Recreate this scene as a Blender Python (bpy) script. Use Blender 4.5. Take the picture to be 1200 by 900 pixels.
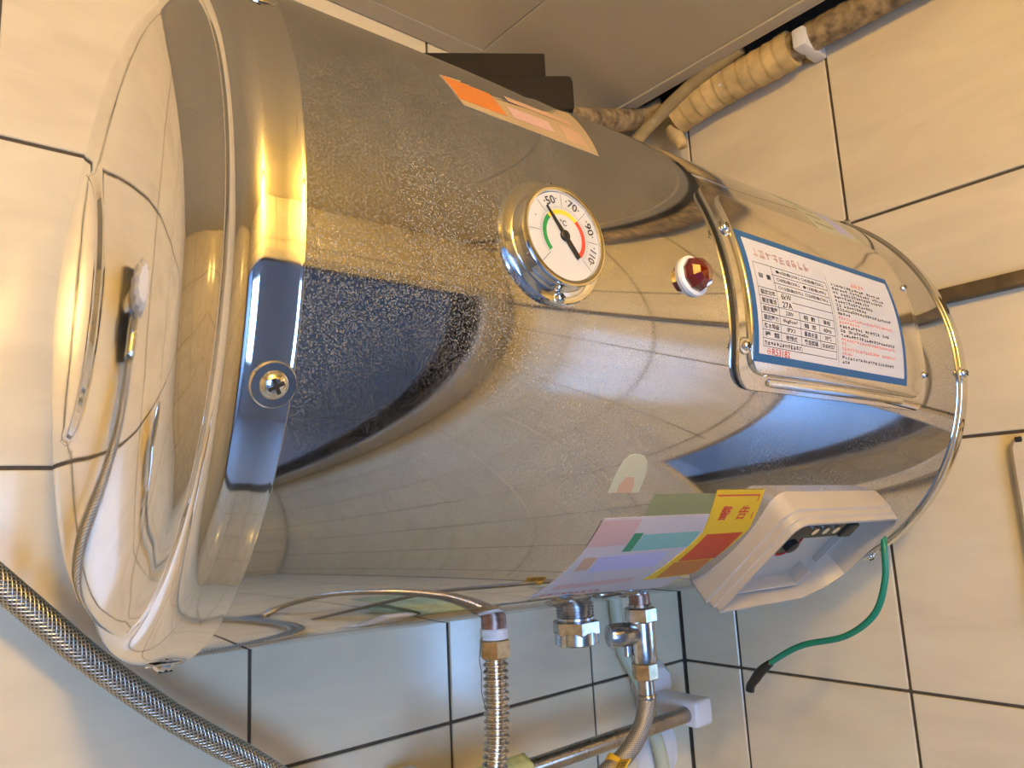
import bpy, bmesh, math, random
from mathutils import Vector, Matrix
random.seed(7)
for o in list(bpy.data.objects): bpy.data.objects.remove(o)
SC = bpy.context.scene
COL = SC.collection
PI = math.pi; R_ = math.radians

# ------------------------------------------------------------------ camera
cam = bpy.data.objects.new('camera', bpy.data.cameras.new('camera')); COL.objects.link(cam)
cam.data.sensor_width = 36.0; cam.data.sensor_fit = 'HORIZONTAL'; cam.data.lens = 26.31
cam.data.clip_start = 0.01
rows = ((0.76565804, 0.06927382, 0.63950676), (-0.64114676, 0.16247653, 0.75002147), (-0.05194799, -0.98427766, 0.16881615))
CAM = Vector((-0.82423, -0.649, 1.86))
m = Matrix.Identity(4)
for i in range(3):
    m[i][0] = rows[i][0]; m[i][1] = -rows[i][1]; m[i][2] = -rows[i][2]; m[i][3] = CAM[i]
cam.matrix_world = m
SC.camera = cam

# ------------------------------------------------------------------ world, exposure
W = bpy.data.worlds.new('world'); SC.world = W; W.use_nodes = True
W.node_tree.nodes['Background'].inputs[0].default_value = (0.6, 0.75, 1.0, 1)
W.node_tree.nodes['Background'].inputs[1].default_value = 0.3
vs = SC.view_settings
vs.view_transform = 'Standard'; vs.look = 'None'; vs.exposure = 0.1; vs.gamma = 1.0; vs.use_curve_mapping = False
LAMP_STRENGTH = 240.0; LAMP_COLOR = (1.0, 0.645, 0.17)
WINDOW_STRENGTH = 17.0; WINDOW_COLOR = (0.30, 0.545, 1.0)

# ------------------------------------------------------------------ materials
class NT:
    def __init__(s, name):
        s.m = bpy.data.materials.new(name); s.m.use_nodes = True
        s.t = s.m.node_tree; s.b = s.t.nodes['Principled BSDF']
    def n(s, typ, **kw):
        nd = s.t.nodes.new(typ)
        for k, v in kw.items():
            if k.startswith('i_'): nd.inputs[k[2:].replace('_', ' ')].default_value = v
            elif k.startswith('n_'): nd.inputs[int(k[2:])].default_value = v
            else: setattr(nd, k, v)
        return nd
    def l(s, a, b): s.t.links.new(a, b)
    def coord(s, scale=(1, 1, 1), rot=(0, 0, 0), out='Object'):
        tc = s.n('ShaderNodeTexCoord'); mp = s.n('ShaderNodeMapping')
        mp.inputs['Scale'].default_value = scale; mp.inputs['Rotation'].default_value = rot
        s.l(tc.outputs[out], mp.inputs['Vector']); return mp.outputs['Vector']
    def noise(s, vec, scale, detail=3, rough=.5, dist=0):
        nd = s.n('ShaderNodeTexNoise'); nd.inputs['Scale'].default_value = scale
        nd.inputs['Detail'].default_value = detail; nd.inputs['Roughness'].default_value = rough
        nd.inputs['Distortion'].default_value = dist
        s.l(vec, nd.inputs['Vector']); return nd.outputs['Fac']
    def ramp(s, fac, stops):
        r = s.n('ShaderNodeValToRGB'); e = r.color_ramp.elements
        while len(e) < len(stops): e.new(0.5)
        for x, (p, c) in zip(e, stops):
            x.position = p; x.color = (*c, 1) if len(c) == 3 else c
        s.l(fac, r.inputs['Fac']); return r.outputs['Color']
    def val(s, fac, a, b, fa=0.0, fb=1.0):
        r = s.n('ShaderNodeMapRange'); r.inputs[1].default_value = fa; r.inputs[2].default_value = fb
        r.inputs[3].default_value = a; r.inputs[4].default_value = b
        s.l(fac, r.inputs[0]); return r.outputs[0]
    def bump(s, h, strength, dist=.001):
        b = s.n('ShaderNodeBump'); b.inputs['Strength'].default_value = strength; b.inputs['Distance'].default_value = dist
        s.l(h, b.inputs['Height']); s.l(b.outputs['Normal'], s.b.inputs['Normal']); return b
    def math(s, op, a, b=None):
        nd = s.n('ShaderNodeMath', operation=op)
        for i, x in enumerate((a, b)):
            if x is None: continue
            if isinstance(x, (int, float)): nd.inputs[i].default_value = x
            else: s.l(x, nd.inputs[i])
        return nd.outputs[0]
    def set(s, **kw):
        for k, v in kw.items():
            s.b.inputs[k.replace('_', ' ')].default_value = (*v, 1) if isinstance(v, tuple) and len(v) == 3 else v
        return s

def plain(name, col, rough=.5, metal=0.0, var=0.12, scale=40, bump=0.0, **kw):
    k = NT(name); k.set(Base_Color=col, Roughness=rough, Metallic=metal, **kw)
    v = k.coord(); f = k.noise(v, scale, 4)
    lo = tuple(c * (1 - var) for c in col); hi = tuple(min(1, c * (1 + var * .6)) for c in col)
    k.l(k.ramp(f, [(.3, lo), (.7, hi)]), k.b.inputs['Base Color'])
    k.l(k.val(f, max(0.02, rough * .85), min(1, rough * 1.15)), k.b.inputs['Roughness'])
    if bump: k.bump(f, bump)
    return k.m
def emis(name, col, strength):
    k = NT(name); k.set(Base_Color=col, Emission_Color=col, Emission_Strength=strength, Roughness=.4); return k.m

def mat_tile():
    k = NT('glazed_tile'); k.set(Roughness=.16)
    tc = k.n('ShaderNodeTexCoord'); oi = k.n('ShaderNodeObjectInfo')
    # every tile shows its own cut of the marble clouding
    add = k.n('ShaderNodeVectorMath', operation='ADD'); sc = k.n('ShaderNodeVectorMath', operation='SCALE')
    sc.inputs['Scale'].default_value = 9.0
    cmb = k.n('ShaderNodeCombineXYZ')
    for i in range(3): k.l(oi.outputs['Random'], cmb.inputs[i])
    k.l(cmb.outputs[0], sc.inputs[0]); k.l(tc.outputs['Object'], add.inputs[0]); k.l(sc.outputs[0], add.inputs[1])
    mp = k.n('ShaderNodeMapping'); mp.inputs['Rotation'].default_value = (.6, .75, .2); mp.inputs['Scale'].default_value = (6, 6, 22)
    k.l(add.outputs[0], mp.inputs['Vector'])
    f = k.noise(mp.outputs['Vector'], 1.0, 5, .55, .6)
    k.l(k.ramp(f, [(.25, (.62, .54, .385)), (.5, (.70, .61, .435)), (.75, (.75, .67, .48))]), k.b.inputs['Base Color'])
    g = k.noise(add.outputs[0], 14, 2)
    k.l(k.val(g, .10, .22), k.b.inputs['Roughness'])
    k.bump(g, .06, .004)
    return k.m

def mat_steel(name, base, r0, r1, speck=0.0, speck_scale=1500, stain=.12, bumpd=.0):
    k = NT(name); k.set(Metallic=1.0)
    v = k.coord()
    big = k.noise(v, 7, 5, .6, .4); mid = k.noise(v, 60, 4, .6); fine = k.noise(v, speck_scale, 2, .5)
    lo = tuple(c * (1 - stain) for c in base)
    colr = k.ramp(big, [(.3, lo), (.65, base)])
    rg = k.math('ADD', k.val(big, r0, (r0 + r1) / 2, .3, .7), k.val(mid, 0, (r1 - r0) / 2, .35, .7))
    k.l(rg, k.b.inputs['Roughness'])
    if speck > 0:
        # dried water scale: matt whitish flecks, denser in drifts
        drift = k.val(k.noise(v, 5, 3, .6, .3), .12, 1, .36, .60)
        fl = k.val(fine, 0, 1, .46, .62)
        amt = k.math('MULTIPLY', k.math('MULTIPLY', fl, drift), speck)
        mx = k.n('ShaderNodeMix', data_type='RGBA'); mx.inputs[7].default_value = (.24, .235, .235, 1)
        k.l(amt, mx.inputs[0]); k.l(colr, mx.inputs[6]); k.l(mx.outputs[2], k.b.inputs['Base Color'])
        k.l(k.math('SUBTRACT', 1.0, k.math('MULTIPLY', amt, .9)), k.b.inputs['Metallic'])
    else:
        k.l(colr, k.b.inputs['Base Color'])
    if bumpd: k.bump(k.noise(v, 26, 3, .5), bumpd, .002)
    return k.m

def mat_braid(name, base, around=14, pitch=95, metal=1.0, rough=.32, depth=.6):
    k = NT(name); k.set(Metallic=metal, Roughness=rough)
    uv = k.n('ShaderNodeTexCoord'); sp = k.n('ShaderNodeSeparateXYZ'); k.l(uv.outputs['UV'], sp.inputs[0])
    a = k.math('MULTIPLY', sp.outputs[0], 2 * PI * around); b = k.math('MULTIPLY', sp.outputs[1], 2 * PI * pitch)
    s1 = k.math('SINE', k.math('ADD', a, b)); s2 = k.math('SINE', k.math('SUBTRACT', a, b))
    h = k.math('MAXIMUM', s1, s2)
    f = k.val(h, 0, 1, -.5, 1)
    lo = tuple(c * .28 for c in base)
    k.l(k.ramp(f, [(.1, lo), (.8, base)]), k.b.inputs['Base Color'])
    k.bump(f, depth, .0012)
    return k.m

M = {}
M['tile'] = mat_tile()
M['grout'] = plain('grout', (.085, .065, .045), .85, var=.3, scale=120)
M['plaster'] = plain('plaster', (.55, .52, .47), .8)
M['dark_void'] = plain('bare_concrete', (.16, .14, .11), .9, bump=.3)
M['ceiling'] = plain('ceiling_panel', (.52, .45, .30), .34, var=.06, scale=4)
M['ceiling_trim'] = plain('ceiling_trim', (.50, .44, .32), .4, var=.06)
M['steel'] = mat_steel('stainless_body', (.56, .55, .53), .03, .075, .42, 1300, .14)
M['steel_cap'] = mat_steel('stainless_cap', (.74, .71, .66), .025, .10, .06, 1500, .10, .05)
M['steel_cover'] = mat_steel('stainless_cover', (.76, .73, .68), .07, .16, .10, 600, .08, .04)
M['chrome'] = plain('chrome', (.80, .79, .77), .10, 1.0, .05)
M['chrome_old'] = plain('worn_chrome', (.56, .56, .57), .22, 1.0, .35, 160)
M['brass'] = plain('tarnished_brass', (.55, .44, .28), .30, 1.0, .35, 170)
M['copper'] = plain('rusty_nipple', (.34, .20, .15), .38, .8, .5, 160)
M['bellows'] = plain('corrugated_steel', (.60, .55, .48), .24, 1.0, .15, 90)
M['braid'] = mat_braid('steel_braid', (.60, .57, .50), 16, 270)
M['braid_grey'] = mat_braid('grey_braid', (.34, .31, .27), 20, 520, .6, .40, .25)
M['black'] = plain('black_plastic', (.018, .016, .014), .42)
M['black_box'] = plain('black_box_plastic', (.022, .018, .013), .9, Specular_IOR_Level=.12)
M['beige'] = plain('beige_plastic', (.43, .39, .33), .36, var=.05)
M['white_plastic'] = plain('white_plastic', (.78, .77, .75), .35, var=.05)
M['ceramic'] = plain('white_ceramic', (.74, .74, .75), .18, var=.04)
M['ptfe'] = plain('white_tape', (.80, .79, .78), .6, var=.1, scale=200, bump=.4)
M['green_wire'] = plain('green_insulation', (.010, .20, .13), .38, var=.1)
M['pale_green'] = plain('pale_green_tube', (.55, .58, .42), .45, var=.1)
M['green_cloth'] = plain('pale_green_cloth', (.48, .56, .32), .9, var=.15, scale=150, bump=.5)
M['dark_strip'] = plain('dark_brown_strip', (.11, .075, .035), .5, var=.5, scale=60)
M['lag'] = plain('yellowed_lagging_tape', (.62, .45, .20), .7, var=.30, scale=45, bump=.3)
M['lag_dirty'] = plain('dirty_lagging_tape', (.33, .24, .13), .8, var=.75, scale=70, bump=.5)
M['tan_pipe'] = plain('tan_pipe', (.36, .28, .14), .5, var=.2)
M['bar'] = plain('towel_bar_steel', (.42, .36, .30), .28, 1.0, .2, 60)
M['red_jewel'] = NT('red_jewel').set(Base_Color=(.11, .003, .002), Roughness=.06, Coat_Weight=1.0, Specular_IOR_Level=.9).m
M['dial'] = plain('dial_white', (.50, .51, .52), .5, var=.03)
gk = NT('clear_glass'); gk.set(Base_Color=(1, 1, 1), Roughness=.02, Transmission_Weight=1.0, IOR=1.45); M['glass'] = gk.m
M['mirror'] = plain('mirror_silver', (.86, .87, .86), .02, 1.0, .02)
M['cream_plastic'] = plain('cream_plastic', (.66, .56, .40), .4, var=.1)
M['door_frame'] = plain('door_frame_paint', (.52, .47, .40), .35, var=.06)
M['hall_wall'] = plain('hall_wall_paint', (.42, .49, .60), .75, var=.03, scale=3)
def ink(name, col, rough=.55): M[name] = plain(name, col, rough, var=.04)
ink('paper', (.56, .57, .60)); ink('paper_dull', (.44, .40, .41)); ink('ink_blue', (.012, .095, .26)); ink('ink_black', (.025, .025, .03)); ink('ink_red', (.55, .035, .035))
ink('ink_pink', (.75, .25, .22)); ink('dial_green', (.015, .24, .06)); ink('dial_yellow', (.72, .52, .04)); ink('dial_red', (.62, .06, .035))
ink('label_yellow', (.64, .41, .015)); ink('label_orange', (.46, .15, .03)); ink('label_red', (.48, .05, .015)); ink('label_cream', (.33, .25, .15))
ink('label_pink', (.46, .30, .28)); ink('label_lavender', (.36, .36, .56)); ink('label_green', (.02, .20, .10)); ink('label_teal', (.16, .36, .34))
ink('label_olive', (.20, .21, .10)); ink('label_pale', (.40, .40, .28)); ink('label_tan', (.42, .27, .18))
M['lamp_glow'] = emis('lamp_globe_glow', LAMP_COLOR, LAMP_STRENGTH)
M['window_glow'] = emis('frosted_daylight', WINDOW_COLOR, WINDOW_STRENGTH)

# ------------------------------------------------------------------ mesh helpers
def link(name, me, mat=None, parent=None, smooth=False, loc=None):
    if mat is not None: me.materials.append(M[mat] if isinstance(mat, str) else mat)
    if smooth:
        for p in me.polygons: p.use_smooth = True
    o = bpy.data.objects.new(name, me); COL.objects.link(o)
    if parent is not None: o.parent = parent
    if loc is not None: o.location = loc
    return o
def mesh(vf, recalc=True):
    v, f = vf[0], vf[1]
    me = bpy.data.meshes.new('mesh'); me.from_pydata([tuple(x) for x in v], [], f)
    if len(vf) > 2 and vf[2]:
        uvl = me.uv_layers.new(name='UVMap')
        k = 0
        for fu in vf[2]:
            for q in fu: uvl.data[k].uv = q; k += 1
    if recalc:
        bm = bmesh.new(); bm.from_mesh(me); bmesh.ops.recalc_face_normals(bm, faces=bm.faces); bm.to_mesh(me); bm.free()
    me.update(); return me
def obj(name, vf, mat, parent=None, smooth=False, loc=None, angle=None):
    o = link(name, mesh(vf), mat, parent, smooth, loc)
    if angle is not None:
        o.data.set_sharp_from_angle(angle=R_(angle))
    return o
def join(*parts):
    V, F = [], []
    for p in parts:
        n = len(V); V += list(p[0]); F += [tuple(i + n for i in f) for f in p[1]]
    return V, F
def xf(vf, mat): return [mat @ Vector(v) for v in vf[0]], vf[1]
def box(x0, x1, y0, y1, z0, z1, bev=0.0, seg=2):
    bm = bmesh.new(); bmesh.ops.create_cube(bm, size=1.0)
    for v in bm.verts:
        v.co = Vector(((x0 + x1) / 2 + v.co.x * (x1 - x0), (y0 + y1) / 2 + v.co.y * (y1 - y0), (z0 + z1) / 2 + v.co.z * (z1 - z0)))
    if bev > 0:
        bmesh.ops.bevel(bm, geom=list(bm.edges), offset=bev, segments=seg, affect='EDGES', profile=.5)
    bm.verts.index_update()
    V = [v.co.copy() for v in bm.verts]; F = [tuple(v.index for v in f.verts) for f in bm.faces]; bm.free()
    return V, F
def lathe(prof, n=32, closed=False):
    """prof: list of (r, z); around local z"""
    V, F = [], []; idx = []
    for r, z in prof:
        if r < 1e-7: idx.append([len(V)]); V.append(Vector((0, 0, z)))
        else:
            idx.append(list(range(len(V), len(V) + n)))
            for i in range(n):
                a = 2 * PI * i / n; V.append(Vector((r * math.cos(a), r * math.sin(a), z)))
    seq = list(zip(idx, idx[1:])) + ([(idx[-1], idx[0])] if closed else [])
    for A, B in seq:
        for i in range(n):
            j = (i + 1) % n
            if len(A) == 1 and len(B) == 1: continue
            if len(A) == 1: F.append((A[0], B[i], B[j]))
            elif len(B) == 1: F.append((A[i], A[j], B[0]))
            else: F.append((A[i], A[j], B[j], B[i]))
    if not closed:
        for A in (idx[0], idx[-1]):
            if len(A) > 1: F.append(tuple(A))
    return V, F
def spline(pts, n=12):
    P = [Vector(p) for p in pts]; P = [P[0] * 2 - P[1]] + P + [P[-1] * 2 - P[-2]]; out = []
    for i in range(1, len(P) - 2):
        for k in range(n):
            t = k / n; a, b, c, d = P[i - 1], P[i], P[i + 1], P[i + 2]
            out.append(.5 * ((2 * b) + (c - a) * t + (2 * a - 5 * b + 4 * c - d) * t * t + (3 * b - a - 3 * c + d) * t ** 3))
    out.append(P[-2]); return out
def resample(path, step):
    out = [path[0].copy()]; acc = 0.0; need = step
    for a, b in zip(path, path[1:]):
        L = (b - a).length; pos = 0.0
        while L - pos >= need:
            pos += need; out.append(a + (b - a) * (pos / L)); need = step
        need -= (L - pos)
    out.append(path[-1].copy()); return out
def tube(path, rad, n=14, cap=True):
    """rad: number or function of arc length"""
    path = [Vector(p) for p in path]
    path = [p for i, p in enumerate(path) if i == 0 or (p - path[i - 1]).length > 1e-6]
    V, F, U = [], [], []; s = 0.0; S = []
    t0 = (path[1] - path[0]).normalized()
    up = Vector((0, 0, 1)) if abs(t0.z) < .9 else Vector((1, 0, 0))
    nr = t0.cross(up).normalized(); L = len(path)
    for i, p in enumerate(path):
        t = (path[min(i + 1, L - 1)] - path[max(i - 1, 0)]).normalized()
        nr = (nr - t * nr.dot(t)).normalized(); b = t.cross(nr)
        if i: s += (p - path[i - 1]).length
        S.append(s); r = rad(s) if callable(rad) else rad
        for k in range(n):
            a = 2 * PI * k / n; V.append(p + (nr * math.cos(a) + b * math.sin(a)) * r)
    for i in range(L - 1):
        for k in range(n):
            j = (k + 1) % n
            F.append((i * n + k, i * n + j, (i + 1) * n + j, (i + 1) * n + k))
            U.append(((k / n, S[i]), ((k + 1) / n, S[i]), ((k + 1) / n, S[i + 1]), (k / n, S[i + 1])))
    if cap:
        F.append(tuple(range(n))); U.append(tuple((0, 0) for _ in range(n)))
        F.append(tuple(range((L - 1) * n, L * n))); U.append(tuple((0, 0) for _ in range(n)))
    return V, F, U
def tube_obj(name, path, rad, mat, parent=None, n=14):
    v, f, u = tube(path, rad, n)
    me = mesh((v, f, u), recalc=False)
    bm = bmesh.new(); bm.from_mesh(me); bmesh.ops.recalc_face_normals(bm, faces=bm.faces); bm.to_mesh(me); bm.free()
    return link(name, me, mat, parent, True)
def hexa(r, z0, z1, bev=.0015, n=6):
    return lathe([(r - bev * 1.6, z0), (r, z0 + bev), (r, z1 - bev), (r - bev * 1.6, z1)], n)
def frame(origin, zaxis, xhint=(1, 0, 0)):
    z = Vector(zaxis).normalized(); x = Vector(xhint); x = (x - z * x.dot(z)).normalized(); y = z.cross(x)
    mt = Matrix.Identity(4)
    for i in range(3): mt[i][0] = x[i]; mt[i][1] = y[i]; mt[i][2] = z[i]; mt[i][3] = origin[i]
    return mt
def tag(o, label, cat, group=None):
    o['label'] = label; o['category'] = cat
    if group: o['group'] = group
    return o
def struct(o): o['kind'] = 'structure'; return o
def empty(name, loc=(0, 0, 0)):
    o = bpy.data.objects.new(name, None); o.empty_display_size = .05; COL.objects.link(o); o.location = loc; return o

# ================================================================== SETTING
XL, YF, ZC, ZT = -1.95, -1.25, 2.40, 2.62     # left wall, front wall, ceiling, slab above
TH = 0.007                                    # tile thickness; glaze face lies on the wall plane
PX, PZ, GAP = 0.2022, 0.2525, 0.0032
ZLINES = [1.86 - 0.202 + PZ * k for k in range(-7, 5)]   # grout centre lines
ZLINES = [z for z in ZLINES if z < ZC + .15]
def tile_mesh_cache():
    cache = {}
    def get(wd, ht):
        k = (round(wd, 4), round(ht, 4))
        if k not in cache:
            v, f = box(-wd / 2, wd / 2, 0, TH, -ht / 2, ht / 2, .0009, 1)
            me = mesh((v, f)); me.materials.append(M['tile']); cache[k] = me
        return cache[k]
    return get
tile_get = tile_mesh_cache()
def spans(lines, a, b):
    L = [a] + [x for x in sorted(lines) if a + .004 < x < b - .004] + [b]; return list(zip(L, L[1:]))
def tiled_wall(parent, xlines, x0, x1, zlines, z0, z1, place, rot, holes=()):
    for zs in spans(zlines, z0, z1):
        for xs in spans(xlines, x0, x1):
            pieces = [(xs[0], xs[1], zs[0], zs[1])]
            for (hx0, hx1, hz0, hz1) in holes:
                nxt = []
                for (a, b, c, d) in pieces:
                    if b <= hx0 or a >= hx1 or d <= hz0 or c >= hz1: nxt.append((a, b, c, d)); continue
                    if c < hz0: nxt.append((a, b, c, hz0))
                    if d > hz1: nxt.append((a, b, hz1, d))
                    c2, d2 = max(c, hz0), min(d, hz1)
                    if a < hx0: nxt.append((a, hx0, c2, d2))
                    if b > hx1: nxt.append((hx1, b, c2, d2))
                pieces = nxt
            for (a, b, c, d) in pieces:
                if b - a < .012 or d - c < .012: continue
                o = bpy.data.objects.new('tile', tile_get(b - a - GAP, d - c - GAP)); COL.objects.link(o)
                o.parent = parent; o.location = place((a + b) / 2, (c + d) / 2); o.rotation_euler = (0, 0, rot)
G = .0022     # grout sits this far behind the glaze
wall_back = struct(obj('wall_back', box(XL - .1, .1, G, .12, 0, ZT), 'grout'))
xb = [-.1705 - PX * k for k in range(12)]
tiled_wall(wall_back, xb, XL, -.0005, ZLINES, .003, ZC + .01, lambda x, z: (x, 0, z), 0)
wall_right = struct(obj('wall_right', box(G, .12, YF - .1, -.0001 + G, 0, ZT), 'grout'))
yr = [-.085 - .1995 * k for k in range(8)]
tiled_wall(wall_right, yr, YF, -.0015, ZLINES, .003, ZC + .01, lambda y, z: (0, y, z), -PI / 2)
wall_left = struct(obj('wall_left', box(XL - .12, XL - G, YF - .1, -.0001 + G, 0, ZT), 'grout'))
tiled_wall(wall_left, yr, YF, -.0015, ZLINES, .003, ZC, lambda y, z: (XL, y, z), PI / 2)
# front wall (behind the camera): a wide opening to the dim daylit room beyond
DX0, DX1, DZ = -1.80, -.07, 2.06
wf = join(box(XL - .1, DX0, YF - .12, YF - G, 0, ZT), box(DX0, DX1, YF - .12, YF - G, DZ, ZT), box(DX1, .1, YF - .12, YF - G, 0, ZT))
wall_front = struct(obj('wall_front', wf, 'grout'))
tiled_wall(wall_front, xb, XL + .0015, -.0015, ZLINES, .003, ZC, lambda x, z: (x, YF, z), PI, holes=((DX0, DX1, 0, DZ),))
floor = struct(obj('floor', box(XL - .1, .1, YF - .12, .1, -.1, -.004), 'grout'))
fm = {}
for a, b in spans([XL + .3 * k for k in range(1, 8)], XL, 0):
    for c, d in spans([YF + .3 * k for k in range(1, 6)], YF, 0):
        v, f = box(a + .0015, b - .0015, c + .0015, d - .0015, -.006, 0, .001, 1)
        obj('tile', (v, f), 'tile', floor)
# ceiling: suspended panels, 6 cm short of the right wall, slab above
CX1 = -.066
ceiling = struct(obj('ceiling', box(XL, CX1, YF, -.001, ZC + .012, ZC + .016), 'plaster'))
edges = [XL, -1.51, -1.11, -.71, -.311, CX1]
for a, b in zip(edges, edges[1:]):
    obj('ceiling_panel', box(a + .0006, b - .0006, YF, -.001 if b == CX1 else -.027, ZC, ZC + .012, .0008, 1), 'ceiling', ceiling)
struct(obj('trim_1', box(XL, -.311, -.027, -.0008, ZC - .0005, ZC + .012, .0008, 1), 'ceiling_trim'))
struct(obj('trim_2', join(box(CX1, CX1 + .004, YF, -.001, ZC - .003, ZC + .03, .0006, 1), box(CX1 - .016, CX1, YF, -.001, ZC - .003, ZC - .0002, .0006, 1)), 'ceiling_trim'))
struct(obj('ceiling_slab', box(XL - .1, .1, YF - .1, .1, ZT, ZT + .1), 'dark_void'))
# the door frame, the hall beyond and the window
dfm = join(box(DX0 - .05, DX0, YF - .125, YF + .012, 0, DZ + .05, .003), box(DX1, DX1 + .05, YF - .125, YF + .012, 0, DZ + .05, .003), box(DX0, DX1, YF - .125, YF + .012, DZ, DZ + .05, .003))
struct(obj('door_1', dfm, 'door_frame'))
HY = -2.55
struct(obj('wall_hall', join(box(-2.3, 1.0, HY - .1, HY, 0, 2.6), box(1.0, 1.1, HY - .1, YF - .12, 0, 2.6), box(-2.4, -2.3, HY - .1, YF - .12, 0, 2.6), box(-2.3, 1.0, HY, YF - .12, 2.6, 2.7)), 'hall_wall'))
struct(obj('floor_hall', box(-2.3, 1.0, HY, YF - .12, -.1, -.003), 'hall_wall'))
def winframe(x0, x1, z0, z1, t=.045):
    return join(box(x0, x1, HY, HY + .03, z0, z0 + t, .002), box(x0, x1, HY, HY + .03, z1 - t, z1, .002), box(x0, x0 + t, HY, HY + .03, z0 + t, z1 - t, .002), box(x1 - t, x1, HY, HY + .03, z0 + t, z1 - t, .002), box((x0 + x1) / 2 - t / 2, (x0 + x1) / 2 + t / 2, HY, HY + .03, z0 + t, z1 - t, .002))
hw = struct(obj('window_1', winframe(-2.2, -1.2, .9, 2.05), 'white_plastic'))
for a, b in ((-2.155, -1.7225), (-1.6775, -1.245)):
    obj('pane', box(a, b, HY + .004, HY + .010, .945, 2.005), 'window_glow', hw)

# ================================================================== LAMP (out of frame, mirrored in the heater)
lamp = empty('ceiling_lamp', (-.90, -1.06, ZC))
tag(lamp, 'warm globe lamp on a white base under the ceiling', 'lamp')
obj('lamp_base', lathe([(.0, 0), (.062, 0), (.064, -.006), (.058, -.02), (.03, -.028), (0, -.028)], 32), 'white_plastic', lamp, True, angle=40)
obj('globe', lathe([(0, -.135)] + [(.048 * math.sin(a), -.085 - .05 * math.cos(a)) for a in [PI * k / 14 for k in range(1, 12)]] + [(.024, -.028), (0, -.028)], 28), 'lamp_glow', lamp, True)

# ================================================================== WATER HEATER
RH = .1875
heater = empty('water_heater')
uax = Vector((.99922356, -.03577855, -.01649751)); n0 = Vector((-.03578342, -.99935957, 0)); e2 = Vector((.01648695, -.00059034, .99986391))
P0 = Vector((-.4, -.21155, 1.97532))
mh = Matrix.Identity(4)
org = P0 - e2 * RH
for i in range(3): mh[i][0] = uax[i]; mh[i][1] = -n0[i]; mh[i][2] = e2[i]; mh[i][3] = org[i]
heater.matrix_world = mh
tag(heater, 'polished stainless steel horizontal water heater cylinder hung on the tiled wall', 'water heater')
OFF = Vector((0, 0, RH))
def hp(u, th, r):   # heater-local point; th in degrees, 0 faces the room, 90 is up
    a = R_(th); return Vector((u, -r * math.cos(a), r * math.sin(a) + RH))
def hnorm(th): a = R_(th); return Vector((0, -math.cos(a), math.sin(a)))
def to_world(p): return mh @ Vector(p)
def lathe_x(prof, n=160):
    V, F = lathe([(r, u) for u, r in prof], n)
    return [Vector((v.z, v.x, v.y + RH)) for v in V], F
def hpart(name, vf, mat, parent=None, smooth=True, angle=35):
    return obj(name, vf, mat, parent if parent is not None else heater, smooth, None, angle)

body = hpart('body', lathe_x([(-.304, RH - .004), (-.304, RH), (-.2, RH), (-.1, RH), (0, RH), (.1, RH), (.2, RH), (.306, RH), (.306, RH - .004)], 192), 'steel')
def cap_profile():
    p = [(.2965, RH - .001), (.2966, RH + .0014), (.2974, RH + .0024), (.2984, RH + .0022), (.2994, RH + .0017), (.3060, RH + .0017), (.3105, RH + .0012)]
    # rolled shoulder
    c_u, c_r, rr = .3105, RH - .0118, .0130
    for k in range(1, 10):
        a = R_(90 - 8.2 * k); p.append((c_u + rr * math.cos(a) * .98, c_r + rr * math.sin(a)))
    p += [(.3234, .1742), (.3229, .1730), (.3234, .1720), (.3262, .1700), (.3290, .1668), (.3314, .1636), (.3336, .1604), (.3350, .1578)]
    # dome
    p += [(.3373, .1520), (.3396, .1440), (.3420, .1320), (.3444, .1160), (.3464, .0980), (.3480, .0800), (.3485, .0745), (.3490, .0733), (.3506, .0722), (.3512, .0706), (.3516, .0670), (.3523, .0400), (.3526, 0)]
    return p
cp = cap_profile()
cap_l = hpart('end_cap', lathe_x([(-a, b) for a, b in cp], 192), 'steel_cap', angle=50)
cap_l['label'] = 'domed polished end cap with raised centre disc'
cap_r = hpart('end_cap', lathe_x([(a + .0035, b) for a, b in cp], 160), 'steel_cap', angle=50)
hpart('shell_core', lathe_x([(-.303, .150), (-.303, .1825), (.303, .1825), (.303, .150)], 64), 'steel')

# ---- screws
def screw_vf(r=.0055, washer=True):
    pr = [(0, .0038), (r * .35, .0037), (r * .75, .0028), (r * .98, .0012), (r, 0.0004), (r, 0)]
    v = lathe(pr[::-1], 24)
    parts = [v]
    if washer: parts.append(lathe([(r * 1.55, 0), (r * 1.6, .0004), (r * 1.5, .0010), (r * .9, .0012)], 24))
    return join(*parts)
def cross_vf(r=.0055):
    return join(box(-r * .55, r * .55, -r * .13, r * .13, .0030, .0041), box(-r * .13, r * .13, -r * .55, r * .55, .0030, .00412))
def hscrew(parent, u, th, rad, r=.0055, washer=True, rot=20, mat='chrome'):
    mt = frame(hp(u, th, rad), hnorm(th)) @ Matrix.Rotation(R_(rot), 4, 'Z')
    s = hpart('screw', xf(screw_vf(r, washer), mt), mat, parent)
    if parent is heater: hpart('cross_slot', xf(cross_vf(r), mt), 'black', s)
    else: hpart('cross_slot', xf(cross_vf(r), mt), 'black', parent)
    return s
for th, rt in ((38, 10), (-21, 30), (-79, 5), (98, 0), (158, 0), (-139, 0)):
    hscrew(heater, -.3045, th, RH + .0016, .0058, True, rt)
for th, rt in ((57, 10), (-3.2, 30), (-63, 5), (117, 0), (177, 0), (-123, 0)):
    hscrew(heater, .3060, th, RH + .0016, .0045, True, rt)

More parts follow.
